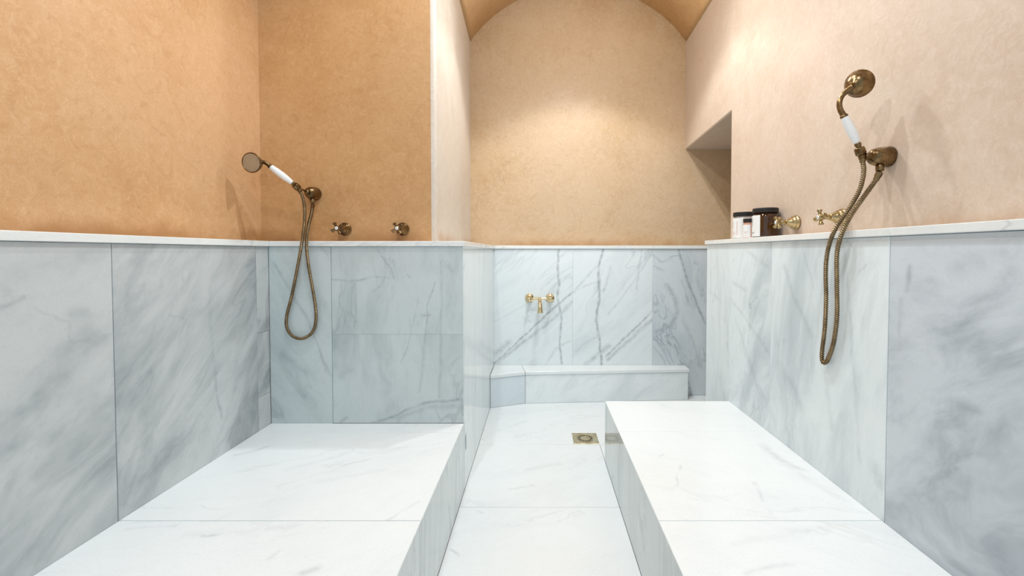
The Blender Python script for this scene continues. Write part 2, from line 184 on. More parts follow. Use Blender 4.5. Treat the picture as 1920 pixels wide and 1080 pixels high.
def plaster_mat(name, pal, tint=None, damp=0.65):
    PL_A, PL_B, PL_C, PL_D, PL_E = pal
    m, nt, b = new_mat(name)
    P = N(nt, 'ShaderNodeNewGeometry').outputs['Position']
    big = noise(nt, P, 1.5, 3, 0.5)
    mid = noise(nt, P, 5.0, 5, 0.60, 0.4)
    dab = noise(nt, P, 34.0, 5, 0.70, 1.2)
    fin = noise(nt, P, 190.0, 3, 0.65)
    col = mixc(nt, sstep(nt, mid, 0.25, 0.75), PL_A, PL_B)
    col = mixc(nt, sstep(nt, big, 0.38, 0.64, 0.0, 0.7), col, PL_C)
    col = mixc(nt, sstep(nt, dab, 0.40, 0.72, 0.0, 0.60), col, PL_D)
    col = mixc(nt, sstep(nt, noise(nt, P, 13.0, 7, 0.72, 2.2), 0.48, 0.70, 0.0, 0.34), col, PL_E)
    col = mixc(nt, sstep(nt, fin, 0.35, 0.70, 0.0, 0.26), col, PL_E)
    if tint: col = mixc(nt, 1.0, col, tint, 'MULTIPLY')
    # tide mark of old damp just above the marble ledge
    z = N(nt, 'ShaderNodeSeparateXYZ'); nt.links.new(P, z.inputs[0])
    zz = mth(nt, 'ADD', z.outputs[2], mth(nt, 'MULTIPLY', mth(nt, 'SUBTRACT', noise(nt, P, 9.0, 5, 0.65), 0.5), -0.09))
    st = mth(nt, 'MULTIPLY', sstep(nt, zz, 1.045, 1.115, 1.0, 0.0), sstep(nt, noise(nt, P, 2.6, 4), 0.38, 0.60, 0.12, damp))
    col = mixc(nt, st, col, (0.40, 0.20, 0.075))
    nt.links.new(col, b.inputs['Base Color'])
    nt.links.new(sstep(nt, mid, 0.3, 0.7, 0.42, 0.58), b.inputs['Roughness'])
    bm_ = N(nt, 'ShaderNodeBump'); bm_.inputs['Strength'].default_value = 0.25; bm_.inputs['Distance'].default_value = 0.006
    hgt = mth(nt, 'ADD', mth(nt, 'MULTIPLY', mid, 0.7), mth(nt, 'MULTIPLY', dab, 0.35))
    nt.links.new(hgt, bm_.inputs['Height']); nt.links.new(bm_.outputs[0], b.inputs['Normal'])
    return m
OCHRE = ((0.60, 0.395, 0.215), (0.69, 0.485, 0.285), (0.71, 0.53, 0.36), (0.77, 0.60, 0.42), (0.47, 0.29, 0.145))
OCHRE_LIT = ((0.59, 0.49, 0.40), (0.65, 0.565, 0.48), (0.66, 0.545, 0.45), (0.71, 0.63, 0.555), (0.51, 0.40, 0.31))  # plaster palette bleached to carry lamplight on pillar and right wall
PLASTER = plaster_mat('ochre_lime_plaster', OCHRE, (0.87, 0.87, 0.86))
PLASTER_VAULT = plaster_mat('lit_vault_lime_plaster', OCHRE, (1.22, 1.14, 0.95))  # tint raised to stand in for light the vault lacks
PLASTER_LIT_RIGHT = plaster_mat('lit_right_lime_plaster', OCHRE_LIT, (0.96, 0.915, 0.875))  # right wall: paleness is lamplight put into the plaster colour
PLASTER_LIT_PILLAR = plaster_mat('lit_pillar_lime_plaster', OCHRE_LIT, (1.0, 1.05, 1.08))  # pillar side: lit copy of the plaster, brightness painted in
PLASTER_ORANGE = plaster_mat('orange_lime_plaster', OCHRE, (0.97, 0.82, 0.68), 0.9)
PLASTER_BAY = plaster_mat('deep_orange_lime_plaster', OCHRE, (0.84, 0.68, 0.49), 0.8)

def metal_mat(name, c1, c2, rough, spec_noise=40.0):
    m, nt, b = new_mat(name)
    P = N(nt, 'ShaderNodeTexCoord').outputs['Object']
    f = noise(nt, P, spec_noise, 4, 0.6)
    nt.links.new(mixc(nt, sstep(nt, f, 0.35, 0.68), c1, c2), b.inputs['Base Color'])
    b.inputs['Metallic'].default_value = 1.0
    nt.links.new(sstep(nt, f, 0.3, 0.7, rough*1.25, rough*0.85), b.inputs['Roughness'])
    return m
def plain_mat(name, c, rough=0.5, metallic=0.0, trans=0.0, var=0.06, ior=1.5):
    m, nt, b = new_mat(name)
    P = N(nt, 'ShaderNodeTexCoord').outputs['Object']
    d = tuple(x*(1-var*2) for x in c)
    nt.links.new(mixc(nt, noise(nt, P, 35.0, 3), c, d), b.inputs['Base Color'])
    b.inputs['Roughness'].default_value = rough; b.inputs['Metallic'].default_value = metallic
    b.inputs['Transmission Weight'].default_value = trans; b.inputs['IOR'].default_value = ior
    return m
BRONZE = metal_mat('antique_bronze', (0.13, 0.080, 0.036), (0.27, 0.18, 0.088), 0.27)
BRONZE_HOSE = metal_mat('bronze_hose', (0.17, 0.122, 0.068), (0.27, 0.20, 0.115), 0.30, 30)
BRASS = metal_mat('polished_brass', (0.66, 0.52, 0.29), (0.80, 0.67, 0.43), 0.13)
BRASS_OLD = metal_mat('old_brass', (0.34, 0.25, 0.12), (0.50, 0.38, 0.20), 0.22)
DRAIN_BRASS = metal_mat('worn_drain_brass', (0.50, 0.41, 0.25), (0.66, 0.58, 0.40), 0.38, 25)
PORCELAIN = plain_mat('white_porcelain', (0.86, 0.87, 0.87), 0.08, var=0.01)
SPRAY = plain_mat('spray_plate', (0.46, 0.37, 0.26), 0.4, 0.3)
NOZZLE = plain_mat('nozzle_rubber', (0.20, 0.155, 0.10), 0.5)
DARK = plain_mat('dark_void', (0.012, 0.011, 0.010), 0.8)
GROUT = plain_mat('grey_grout', (0.52, 0.54, 0.55), 0.85)
LID = plain_mat('black_lid_plastic', (0.006, 0.005, 0.005), 0.55)
PAPER = plain_mat('white_label_paper', (0.82, 0.82, 0.81), 0.5, var=0.01)
INK = plain_mat('grey_ink', (0.25, 0.24, 0.24), 0.6)
PINKINK = plain_mat('pale_red_ink', (0.70, 0.42, 0.38), 0.6)
AMBER = plain_mat('amber_glass', (0.075, 0.028, 0.006), 0.06, var=0.30)
CLEAR = plain_mat('pale_frosted_glass', (0.80, 0.74, 0.71), 0.10, trans=0.25, var=0.03)
PINK = plain_mat('pink_glass', (0.80, 0.42, 0.32), 0.12, trans=0.2, var=0.05)

# ------------------------------------------------------------------ mesh helpers
def link(name, bm, mat, parent=None, smooth=False):
    me = bpy.data.meshes.new(name)
    bmesh.ops.recalc_face_normals(bm, faces=bm.faces)
    bm.to_mesh(me); bm.free()
    if smooth:
        for p in me.polygons: p.use_smooth = True
    o = bpy.data.objects.new(name, me); COL.objects.link(o)
    if mat: me.materials.append(mat)
    if parent is not None:
        o.parent = parent
        o.matrix_parent_inverse = Matrix.Translation(-Vector(parent.location))
    return o
def recenter(o):
    """move a top-level mesh's origin to its own base without moving the mesh"""
    me = o.data
    xs = [v.co for v in me.vertices]
    c = Vector(((min(v.x for v in xs)+max(v.x for v in xs))/2, (min(v.y for v in xs)+max(v.y for v in xs))/2, min(v.z for v in xs)))
    me.transform(Matrix.Translation(-c)); o.location = c
    return o
def structure(o, label, cat):
    o['kind'] = 'structure'; o['label'] = label; o['category'] = cat
    return o
def thing(name, loc, label, cat, group=None):
    o = bpy.data.objects.new(name, None); COL.objects.link(o)
    o.location = loc; o.empty_display_size = 0.05
    o['label'] = label; o['category'] = cat
    if group: o['group'] = group
    return o
def prism(plan, z0, z1, bev=0.0, segs=2, which=None):
    bm = bmesh.new()
    lo = [bm.verts.new((x, y, z0)) for x, y in plan]; hi = [bm.verts.new((x, y, z1)) for x, y in plan]
    bm.faces.new(lo[::-1]); bm.faces.new(hi)
    n = len(plan)
    for i in range(n): bm.faces.new((lo[i], lo[(i+1) % n], hi[(i+1) % n], hi[i]))
    if bev: bmesh.ops.bevel(bm, geom=list(bm.edges), offset=bev, segments=segs, affect='EDGES', profile=0.5)
    return bm
def slab_pts(front, back, bev=0.0012):
    bm = bmesh.new()
    f = [bm.verts.new(p) for p in front]; k = [bm.verts.new(p) for p in back]
    ff = bm.faces.new(f); bm.faces.new(k[::-1])
    n = len(f)
    for i in range(n): bm.faces.new((f[i], k[i], k[(i+1) % n], f[(i+1) % n]))
    bmesh.ops.bevel(bm, geom=list(ff.edges), offset=bev, segments=1, affect='EDGES')
    return bm
def place(axis, pos, a, b):
    return {'X': (pos, a, b), 'Y': (a, pos, b), 'Z': (a, b, pos)}[axis]
GAP = 0.0008
def slab(parent, name, axis, pos, sign, a0, a1, b0, b1, mat, t=0.02, mit=(0, 0, 0, 0), gap=(1, 1, 1, 1), bev=0.0012):
    """rectangular stone slab; mit moves the back edges for mitred corners, gap says which sides keep a joint"""
    g = [GAP*x for x in gap]
    fa0, fa1, fb0, fb1 = a0+g[0], a1-g[1], b0+g[2], b1-g[3]
    ba0, ba1, bb0, bb1 = fa0+mit[0], fa1+mit[1], fb0+mit[2], fb1+mit[3]
    fr = [place(axis, pos, *p) for p in ((fa0, fb0), (fa1, fb0), (fa1, fb1), (fa0, fb1))]
    bk = [place(axis, pos-sign*t, *p) for p in ((ba0, bb0), (ba1, bb0), (ba1, bb1), (ba0, bb1))]
    return link(name, slab_pts(fr, bk, bev), mat, parent)
def basis(n):
    n = Vector(n).normalized()
    h = Vector((0, 0, 1)) if abs(n.z) < 0.9 else Vector((0, 1, 0))
    u = h.cross(n).normalized(); v = n.cross(u).normalized()
    return u, v, n
def lathe_into(bm, prof, origin, axis, segs=32):
    u, v, n = basis(axis); o = Vector(origin)
    rings = []
    for r, h in prof:
        if r < 1e-6: rings.append([bm.verts.new(o + n*h)])
        else: rings.append([bm.verts.new(o + n*h + (u*math.cos(2*math.pi*i/segs) + v*math.sin(2*math.pi*i/segs))*r) for i in range(segs)])
    for a, b in zip(rings[:-1], rings[1:]):
        for i in range(segs):
            j = (i+1) % segs
            if len(a) == 1 and len(b) == 1: continue
            if len(a) == 1: bm.faces.new((a[0], b[i], b[j]))
            elif len(b) == 1: bm.faces.new((a[i], a[j], b[0]))
            else: bm.faces.new((a[i], a[j], b[j], b[i]))
    for R, flip in ((rings[0], True), (rings[-1], False)):
        if len(R) > 1: bm.faces.new(R[::-1] if flip else R)
    return bm
def lathe(prof, origin, axis, segs=32): return lathe_into(bmesh.new(), prof, origin, axis, segs)
def smooth_path(pts, step):
    pts = [Vector(p) for p in pts]
    P = [pts[0]*2-pts[1]] + pts + [pts[-1]*2-pts[-2]]
    dense = []
    for i in range(1, len(P)-2):
        p0, p1, p2, p3 = P[i-1:i+3]
        for k in range(24):
            t = k/24
            dense.append(0.5*((2*p1) + (p2-p0)*t + (2*p0-5*p1+4*p2-p3)*t*t + (3*p1-p0-3*p2+p3)*t**3))
    dense.append(pts[-1])
    out = [dense[0]]; acc = 0.0
    for a, b in zip(dense[:-1], dense[1:]):
        L = (b-a).length
        if L < 1e-9: continue
        pos = 0.0
        while acc + (L-pos) >= step:
            pos += step-acc; acc = 0.0
            out.append(a + (b-a)*(pos/L))
        acc += L-pos
    return out
def tube_into(bm, path, rad, segs=12):
    n = len(path); rings = []
    up = None
    for i, p in enumerate(path):
        t = (path[min(i+1, n-1)] - path[max(i-1, 0)]).normalized()
        if up is None: up = basis(t)[0]
        up = (up - t*up.dot(t)).normalized(); w = t.cross(up)
        r = rad(i) if callable(rad) else rad
        rings.append([bm.verts.new(p + (up*math.cos(2*math.pi*k/segs) + w*math.sin(2*math.pi*k/segs))*r) for k in range(segs)])
    for a, b in zip(rings[:-1], rings[1:]):
        for i in range(segs): bm.faces.new((a[i], a[(i+1) % segs], b[(i+1) % segs], b[i]))
    bm.faces.new(rings[0][::-1]); bm.faces.new(rings[-1])
    return bm
def tube(path, rad, segs=12): return tube_into(bmesh.new(), path, rad, segs)
V = Vector

# ------------------------------------------------------------------ the setting: plastered upper walls and vault
TOP = 3.05
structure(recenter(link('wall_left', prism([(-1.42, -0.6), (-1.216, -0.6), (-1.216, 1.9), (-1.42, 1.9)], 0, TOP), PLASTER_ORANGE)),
          'orange ochre plaster wall on the left above the marble', 'wall')
cr = 0.022
arc = [(-0.448 - cr + cr*math.sin(a), 1.9 + cr - cr*math.cos(a)) for a in [math.pi/2*k/8 for k in range(9)]]
bm = prism([(-1.42, 1.9), arc[0], (arc[0][0], 2.0), (-1.42, 2.0)], 0, TOP)
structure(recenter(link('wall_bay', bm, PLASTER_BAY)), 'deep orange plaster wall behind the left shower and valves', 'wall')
bm = prism(arc + [(-0.487, 3.11), (-0.60, 3.11), (arc[0][0]-0.1, 2.0), (arc[0][0], 2.0)], 0, TOP)
structure(recenter(link('wall_pillar', bm, PLASTER_LIT_PILLAR)), 'plaster side of the pillar with a rounded edge, lamplight painted in', 'wall')
structure(recenter(link('wall_back', prism([(-0.60, 3.11), (1.75, 3.11), (1.75, 3.25), (-0.60, 3.25)], 0, TOP), PLASTER)),
          'arched back wall of ochre plaster in the niche', 'wall')
# right wall: near pier plus the lintel over the side recess, one mesh
bm = bmesh.new()
prof = [(-0.6, 0), (2.30, 0), (2.30, 1.745), (3.11, 1.735), (3.11, TOP), (-0.6, TOP)]
def xr(y): return 1.018 if y <= 2.30 else 1.018 + 0.029*(y-2.30)/0.81
fa = [bm.verts.new((xr(y), y, z)) for y, z in prof]; fb = [bm.verts.new((1.75, y, z)) for y, z in prof]
extra = bm.verts.new((1.018, 2.30, TOP))
n_ = len(prof)
bm.faces.new((fa[0], fa[1], fa[2], extra, fa[5])); bm.faces.new((fa[2], fa[3], fa[4], extra))
bm.faces.new(fb[::-1])
for i in range(n_):
    j = (i+1) % n_
    if i == 4: bm.faces.new((fa[4], fb[4], fb[5], fa[5], extra))
    else: bm.faces.new((fa[i], fb[i], fb[j], fa[j]))
bm.edges.ensure_lookup_table()
ed = [e for e in bm.edges if {e.verts[0], e.verts[1]} in ({fa[1], fa[2]}, {fa[2], fa[3]})]
bmesh.ops.bevel(bm, geom=ed, offset=0.008, segments=3, affect='EDGES', profile=0.5)
structure(recenter(link('wall_right', bm, PLASTER_LIT_RIGHT)), 'plaster wall on the right, coloured pale as if lamplit, with a side recess', 'wall')
structure(recenter(link('wall_recess', prism([(1.75, 2.2), (1.85, 2.2), (1.85, 3.25), (1.75, 3.25)], 0, TOP), PLASTER)),
          'plaster end wall deep inside the side recess', 'wall')
# segmental vault over the niche
def arc_pts(x0, x1, spring, rise, n=40):
    h = (x1-x0)/2; R = (h*h + rise*rise)/(2*rise); cxx = (x0+x1)/2; cz = spring + rise - R
    a0 = math.asin(h/R)
    return [(cxx + R*math.sin(-a0 + 2*a0*k/n), cz + R*math.cos(-a0 + 2*a0*k/n)) for k in range(n+1)]
bm = bmesh.new()
rows = []
for y, x0, x1 in ((1.9, -0.448, 1.018), (2.30, -0.4609, 1.018), (3.11, -0.487, 1.047)):
    A_ = [bm.verts.new((x, y, z)) for x, z in arc_pts(x0, x1, 2.495, 0.391)]
    rows.append((A_, bm.verts.new((x1, y, TOP)), bm.verts.new((x0, y, TOP))))
for (A_, ta, tb), (B_, ua, ub) in zip(rows[:-1], rows[1:]):
    for i in range(len(A_)-1):
        f = bm.faces.new((A_[i], A_[i+1], B_[i+1], B_[i])); f.smooth = True
    bm.faces.new((A_[-1], ta, ua, B_[-1])); bm.faces.new((ta, tb, ub, ua)); bm.faces.new((tb, A_[0], B_[0], ub))
for A_, ta, tb in (rows[0], rows[-1]): bm.faces.new(A_ + [ta, tb])
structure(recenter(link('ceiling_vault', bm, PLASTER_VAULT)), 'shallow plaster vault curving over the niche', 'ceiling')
structure(recenter(link('ceiling', prism([(-1.42, -0.6), (1.75, -0.6), (1.75, 3.25), (-1.42, 3.25)], TOP, TOP+0.1), PLASTER)),
          'flat plaster ceiling above the frame', 'ceiling')

# ------------------------------------------------------------------ the setting: marble wainscot, ledge and floor
ZB = 0.287       # bench tops
ZL = 1.024       # under the ledge
ZR = 1.042       # under the right ledge
def wainscot(name, plan, z1, label):
    o = recenter(link(name, prism(plan, 0, z1), GROUT)); return structure(o, label, 'wall')
def cap(parent, plan, z0, z1, mat, name='ledge_stone'):
    return link(name, prism(plan, z0, z1, 0.002, 2), mat, parent)
capm = marble('cap', 'Y', 20, 3.3, 0.22, 0.25, base=(0.86, 0.85, 0.83), rough=0.22)

wl = wainscot('wall_left_wainscot', [(-1.216, -0.6), (-1.135, -0.6), (-1.135, 1.805), (-1.216, 1.9)], ZL, 'white marble lining of the left wall under the ledge')
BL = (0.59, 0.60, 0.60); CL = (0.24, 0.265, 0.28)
m = marble('L1', 'X', 35, 1.0, 0.70, 0.15, 2.2, 0.8, 0.0, BL, CL)
slab(wl, 'marble_slab', 'X', -1.115, 1, 0.0, 1.130, ZB-0.03, ZL, m)
m = marble('L2', 'X', 52, 2.0, 0.85, 0.25, 3.0, 0.9, 0.0, BL, CL)
slab(wl, 'marble_slab', 'X', -1.115, 1, 1.130, 1.7075, ZB-0.03, ZL, m)
for k, (z0, z1) in enumerate(((ZB-0.03, 0.42), (0.42, 0.677), (0.677, ZL))):
    m = marble('L3%d' % k, 'X', 40, 3.0+k, 0.8, 0.4, 2.0, 1.4, 0.0, BL, CL)
    slab(wl, 'marble_slab', 'X', -1.115, 1, 1.7075, 1.785, z0, z1, m, gap=(1, 0, .5, .5))
slab(wl, 'marble_slab', 'X', -1.115, 1, -0.6, 0.0, ZB-0.03, ZL, marble('L0', 'X', 35, 1.6, 0.5, 0.2, 2.2, 0.8, 0.0, BL, CL))
cap(wl, [(-1.216, -0.6), (-1.105, -0.6), (-1.105, 1.775), (-1.216, 1.899)], ZL, 1.046, capm)

wb_ = wainscot('wall_bay_wainscot', [(-1.135, 1.805), (-0.332, 1.805), (-0.332, 3.02), (-0.484, 3.02), (-0.448, 1.9), (-1.135, 1.9)], ZL,
               'grey veined marble lining behind the left bench and pillar')
BB = (0.62, 0.665, 0.665); CB = (0.29, 0.335, 0.345)
m = marble('B1', 'Y', 125, 5.0, 0.65, 0.25, 2.5, 1.0, 0.25, BB, CB)
slab(wb_, 'marble_slab', 'Y', 1.785, -1, -1.115, -0.8575, ZB-0.03, ZL, m, gap=(0, 1, 1, 1))
m = marble('B2', 'Y', 88, 6.0, 0.55, 0.30, 3.0, 1.0, 0.0, BB, CB)
slab(wb_, 'marble_slab', 'Y', 1.785, -1, -0.8575, -0.312, 0.6596, ZL, m, mit=(0, -0.02, 0, 0), gap=(1, 0, .25, 1), bev=0.0006)
m = marble('B3', 'Y', 88, 6.1, 0.55, 0.30, 3.0, 1.0, 0.0, BB, CB)
slab(wb_, 'marble_slab', 'Y', 1.785, -1, -0.8575, -0.312, ZB-0.0, 0.6596, m, mit=(0, -0.02, 0, 0), gap=(1, 0, 1, .25), bev=0.0006)
# pillar side: one tall slab with a broken notch low on its near edge
ph = [(1.785, ZL), (1.785, ZB), (1.812, ZB), (1.812, 0.212), (1.832, 0.233), (1.843, 0.214), (1.846, 0.152), (1.812, 0.152), (1.812, 0.0), (3.0, 0.0), (3.0, ZL)]
fr = [(-0.312, y, z) for y, z in ph]
bk = [(-0.332, (1.805 if abs(y-1.785) < 1e-6 else y), z) for y, z in ph]
link('marble_slab', slab_pts(fr, bk, 0.0008), marble('P1', 'X', 90, 8.0, 0.40, 0.45, 7.0, 2.2, 0.0, (0.84, 0.875, 0.88), (0.55, 0.61, 0.63), rough=0.10), wb_)
link('broken_gap', slab_pts([(-0.3315, 1.80, 0.14), (-0.3315, 1.86, 0.14), (-0.3315, 1.86, 0.245), (-0.3315, 1.80, 0.245)],
                            [(-0.3318, 1.80, 0.14), (-0.3318, 1.86, 0.14), (-0.3318, 1.86, 0.245), (-0.3318, 1.80, 0.245)], 0.00002), plain_mat('dark_mortar', (0.16, 0.15, 0.14), 0.9), wb_)
cap(wb_, [(-1.216, 1.9), (-1.105, 1.775), (-0.302, 1.775), (-0.448, 1.9)], ZL, 1.046, capm)
cap(wb_, [(-0.448, 1.9), (-0.302, 1.775), (-0.302, 2.99), (-0.487, 3.11)], ZL, 1.046, capm)

wk = wainscot('wall_back_wainscot', [(-0.484, 3.02), (1.75, 3.02), (1.75, 3.11), (-0.487, 3.11)], ZL, 'diagonally veined marble lining at the back of the niche')
KB = (0.82, 0.855, 0.87)
slab(wk, 'marble_slab', 'Y', 3.0, -1, -0.312, 0.237, 0.0, ZL, marble('K1', 'Y', 42, 9.0, 0.30, 0.20, 3.5, 1.0, 0.0, KB), gap=(0, .35, 1, 1), bev=0.0005)
slab(wk, 'marble_slab', 'Y', 3.0, -1, 0.237, 0.792, 0.0, ZL, marble('K2', 'Y', 48, 10.3, 0.35, 0.25, 3.5, 1.0, 0.0, KB), gap=(.35, .35, 1, 1), bev=0.0005)
slab(wk, 'marble_slab', 'Y', 3.0, -1, 0.792, 1.75, 0.0, ZL, marble('K3', 'Y', 110, 11.0, 0.60, 0.5, 2.4, 1.3, 0.0, (0.68, 0.72, 0.75)), gap=(.35, 1, 1, 1), bev=0.0005)
cap(wk, [(-0.487, 3.11), (-0.302, 2.99), (0.792, 2.99), (0.792, 3.11)], ZL, 1.046, capm)
cap(wk, [(0.793, 2.99), (1.75, 2.99), (1.75, 3.11), (0.793, 3.11)], ZL, 1.046, capm)

wr = wainscot('wall_right_wainscot', [(0.933, -0.6), (1.018, -0.6), (1.018, 2.30), (1.75, 2.30), (1.75, 2.325), (0.933, 2.325)], ZR,
              'cloudy grey marble lining of the right wall under the ledge')
RB = (0.80, 0.845, 0.86); CR = (0.33, 0.385, 0.42)
m = marble('R1', 'X', 140, 12.0, 0.85, 0.15, 1.6, 0.75, 0.12, (0.63, 0.665, 0.71), (0.24, 0.27, 0.31))
slab(wr, 'marble_slab', 'X', 0.913, -1, 0.2, 1.125, ZB-0.03, ZR, m)
slab(wr, 'marble_slab', 'X', 0.913, -1, 1.125, 1.696, ZB-0.03, ZR, marble('R2', 'X', 102, 13.0, 0.55, 0.20, 3.6, 1.0, 0.0, RB, CR), gap=(1, .4, 1, 1))
slab(wr, 'marble_slab', 'X', 0.913, -1, 1.696, 2.07, 0.0, ZR, marble('R3', 'X', 112, 14.0, 0.55, 0.35, 3.0, 1.3, 0.0, RB, CR), gap=(.4, .4, 1, 1))
slab(wr, 'marble_slab', 'X', 0.913, -1, 2.07, 2.345, 0.0, ZR, marble('R4', 'X', 80, 15.0, 0.35, 0.2, 3.5, 1.0, 0.0, (0.80, 0.835, 0.845)), mit=(0, -0.02, 0, 0), gap=(.4, 0, 1, 1))
slab(wr, 'marble_slab', 'Y', 2.345, 1, 0.913, 1.75, 0.0, ZR, marble('R5', 'Y', 80, 15.5, 0.35, 0.2), mit=(0.02, 0, 0, 0), gap=(0, 1, 1, 1))
slab(wr, 'marble_slab', 'X', 0.913, -1, -0.6, 0.2, ZB-0.03, ZR, marble('R0', 'X', 140, 12.6, 0.7, 0.15, 1.6, 0.75, 0.0, (0.60, 0.63, 0.675)))
cap(wr, [(0.903, -0.6), (1.018, -0.6), (1.018, 2.30), (1.75, 2.30), (1.75, 2.355), (0.903, 2.355)], ZR, 1.063, capm)

fl = structure(recenter(link('floor', prism([(-1.42, -0.6), (1.75, -0.6), (1.75, 3.25), (-1.42, 3.25)], -0.10, -0.016), GROUT)), 'white marble floor of the sunken channel and niche', 'floor')
FB = (0.87, 0.885, 0.895)
def fm(key, seed): return marble(key, 'Z', 25, seed, 0.20, 0.12, 2.6, 1.0, 0.0, FB, (0.62, 0.665, 0.70), rough=0.16)
slab(fl, 'floor_slab', 'Z', 0.0, 1, -0.312, 1.75, 2.228, 3.0, fm('F1', 20.0), t=0.016, bev=0.0004)
slab(fl, 'floor_slab', 'Z', 0.0, 1, -0.312, 0.318, 1.672, 2.228, fm('F2', 21.0), t=0.016, bev=0.0004)
slab(fl, 'floor_slab', 'Z', 0.0, 1, 0.318, 0.913, 2.056, 2.228, fm('F2', 21.5), t=0.016, bev=0.0004)
slab(fl, 'floor_slab', 'Z', 0.0, 1, -0.312, 0.318, 1.112, 1.672, fm('F3', 22.0), t=0.016, bev=0.0004)
slab(fl, 'floor_slab', 'Z', 0.0, 1, -0.312, 0.318, 0.552, 1.112, fm('F4', 23.0), t=0.016, bev=0.0004)
slab(fl, 'floor_slab', 'Z', 0.0, 1, -0.312, 0.318, -0.6, 0.552, fm('F5', 24.0), t=0.016, bev=0.0004)

# ------------------------------------------------------------------ built-in benches
TS = 0.022
WH = (0.875, 0.89, 0.90)
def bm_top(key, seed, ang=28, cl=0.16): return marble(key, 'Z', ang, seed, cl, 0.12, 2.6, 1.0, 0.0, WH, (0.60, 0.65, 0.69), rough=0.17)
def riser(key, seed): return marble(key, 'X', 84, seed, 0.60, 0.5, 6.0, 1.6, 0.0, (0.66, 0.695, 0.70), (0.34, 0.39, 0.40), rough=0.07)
lb = thing('marble_bench', (-0.715, 0.6, 0), 'wide low white marble bench along the left wall', 'bench', 'built-in marble benches')
link('bench_core', prism([(-1.113, -0.6), (-0.334, -0.6), (-0.334, 1.783), (-1.113, 1.783)], -0.016, ZB-TS), GROUT, lb)
ys = [(-0.6, 0.57), (0.57, 1.132), (1.132, 1.694), (1.694, 1.785)]
for k, (y0, y1) in enumerate(ys):
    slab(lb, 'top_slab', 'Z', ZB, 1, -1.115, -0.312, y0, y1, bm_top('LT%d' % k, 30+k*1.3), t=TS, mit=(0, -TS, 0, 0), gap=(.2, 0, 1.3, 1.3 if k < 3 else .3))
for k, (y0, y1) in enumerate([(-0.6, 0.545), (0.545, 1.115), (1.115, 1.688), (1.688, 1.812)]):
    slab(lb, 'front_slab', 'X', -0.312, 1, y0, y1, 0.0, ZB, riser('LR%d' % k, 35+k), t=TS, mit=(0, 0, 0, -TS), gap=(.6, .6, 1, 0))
rb = thing('marble_bench', (0.616, 0.7, 0), 'white marble bench against the right wall ending beyond the drain', 'bench', 'built-in marble benches')
link('bench_core', prism([(0.340, -0.6), (0.933-0.021, -0.6), (0.912, 2.033), (0.340, 2.033)], -0.016, ZB-TS), GROUT, rb)
for k, (y0, y1) in enumerate([(-0.6, 0.57), (0.57, 1.132), (1.132, 1.703), (1.703, 2.055)]):
    last = k == 3
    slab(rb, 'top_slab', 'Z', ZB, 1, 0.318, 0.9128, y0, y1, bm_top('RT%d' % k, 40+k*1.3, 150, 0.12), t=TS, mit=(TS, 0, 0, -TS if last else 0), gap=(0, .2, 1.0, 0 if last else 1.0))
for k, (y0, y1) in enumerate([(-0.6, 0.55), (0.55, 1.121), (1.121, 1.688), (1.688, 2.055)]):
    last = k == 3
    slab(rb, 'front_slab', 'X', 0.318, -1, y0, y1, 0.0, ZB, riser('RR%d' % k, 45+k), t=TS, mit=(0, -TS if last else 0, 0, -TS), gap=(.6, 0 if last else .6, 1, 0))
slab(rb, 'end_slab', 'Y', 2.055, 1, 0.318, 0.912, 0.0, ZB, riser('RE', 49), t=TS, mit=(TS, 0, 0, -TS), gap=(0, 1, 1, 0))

# low plinth under the wall tap, its left end turned forward
pl = thing('marble_plinth', (0.35, 2.93, 0), 'low white marble plinth with an angled left end below the wall tap', 'plinth')
A0, A1, A2 = V((-0.310, 2.753, 0)), V((-0.088, 2.835, 0)), V((1.011, 2.903, 0))
PT = 0.213
def off(p, d): return V((p.x, p.y + d, 0))
inner = [off(A0, 0.026), off(A1, 0.026), V((0.985, 2.929, 0))]
link('plinth_core', prism([(p.x, p.y) for p in inner] + [(0.985, 2.998), (-0.308, 2.998)], 0.0, PT-0.026), GROUT, pl)
def vslab(p, q, z0, z1, t, mat, name, mp=0, mq=0):
    d = (q-p).normalized(); nrm = V((-d.y, d.x, 0))
    p_, q_ = p + d*0.0008, q - d*0.0008
    fr = [V((p_.x, p_.y, z0)), V((q_.x, q_.y, z0)), V((q_.x, q_.y, z1)), V((p_.x, p_.y, z1))]
    bk = [f + nrm*t + d*(mp if i in (0, 3) else mq) for i, f in enumerate(fr)]
    return link(name, slab_pts(fr, bk), mat, pl)
pm = dict(base=(0.88, 0.90, 0.90), cloudcol=(0.52, 0.57, 0.60))
vslab(A0, A1, 0.001, PT-0.023, 0.022, marble('Q1', 'Y', 60, 50, 0.3, 0.15, **{**pm, 'base': (0.74, 0.79, 0.83)}), 'front_slab')
vslab(A1, A2, 0.001, PT-0.023, 0.022, marble('Q2', 'Y', 40, 51, 0.40, 0.3, 2.5, 1.3, **pm), 'front_slab')
vslab(A2, V((1.011, 2.998, 0)), 0.001, PT-0.023, 0.022, marble('Q3', 'X', 40, 52, 0.4, 0.3, **pm), 'end_slab', 0.03)
tm = marble('Q4', 'Z', 20, 53, 0.15, 0.1, base=(0.86, 0.87, 0.87))
e = 0.006
link('top_slab', prism([(-0.310, 2.753-e), (-0.088-0.0008, 2.835-e), (-0.12, 2.998), (-0.310, 2.998)], PT-0.022, PT, 0.003, 3), tm, pl)
link('top_slab', prism([(-0.088+0.0008, 2.835-e), (1.011+e, 2.903-e), (1.011+e, 2.998), (-0.1185, 2.998)], PT-0.022, PT, 0.003, 3), tm, pl)

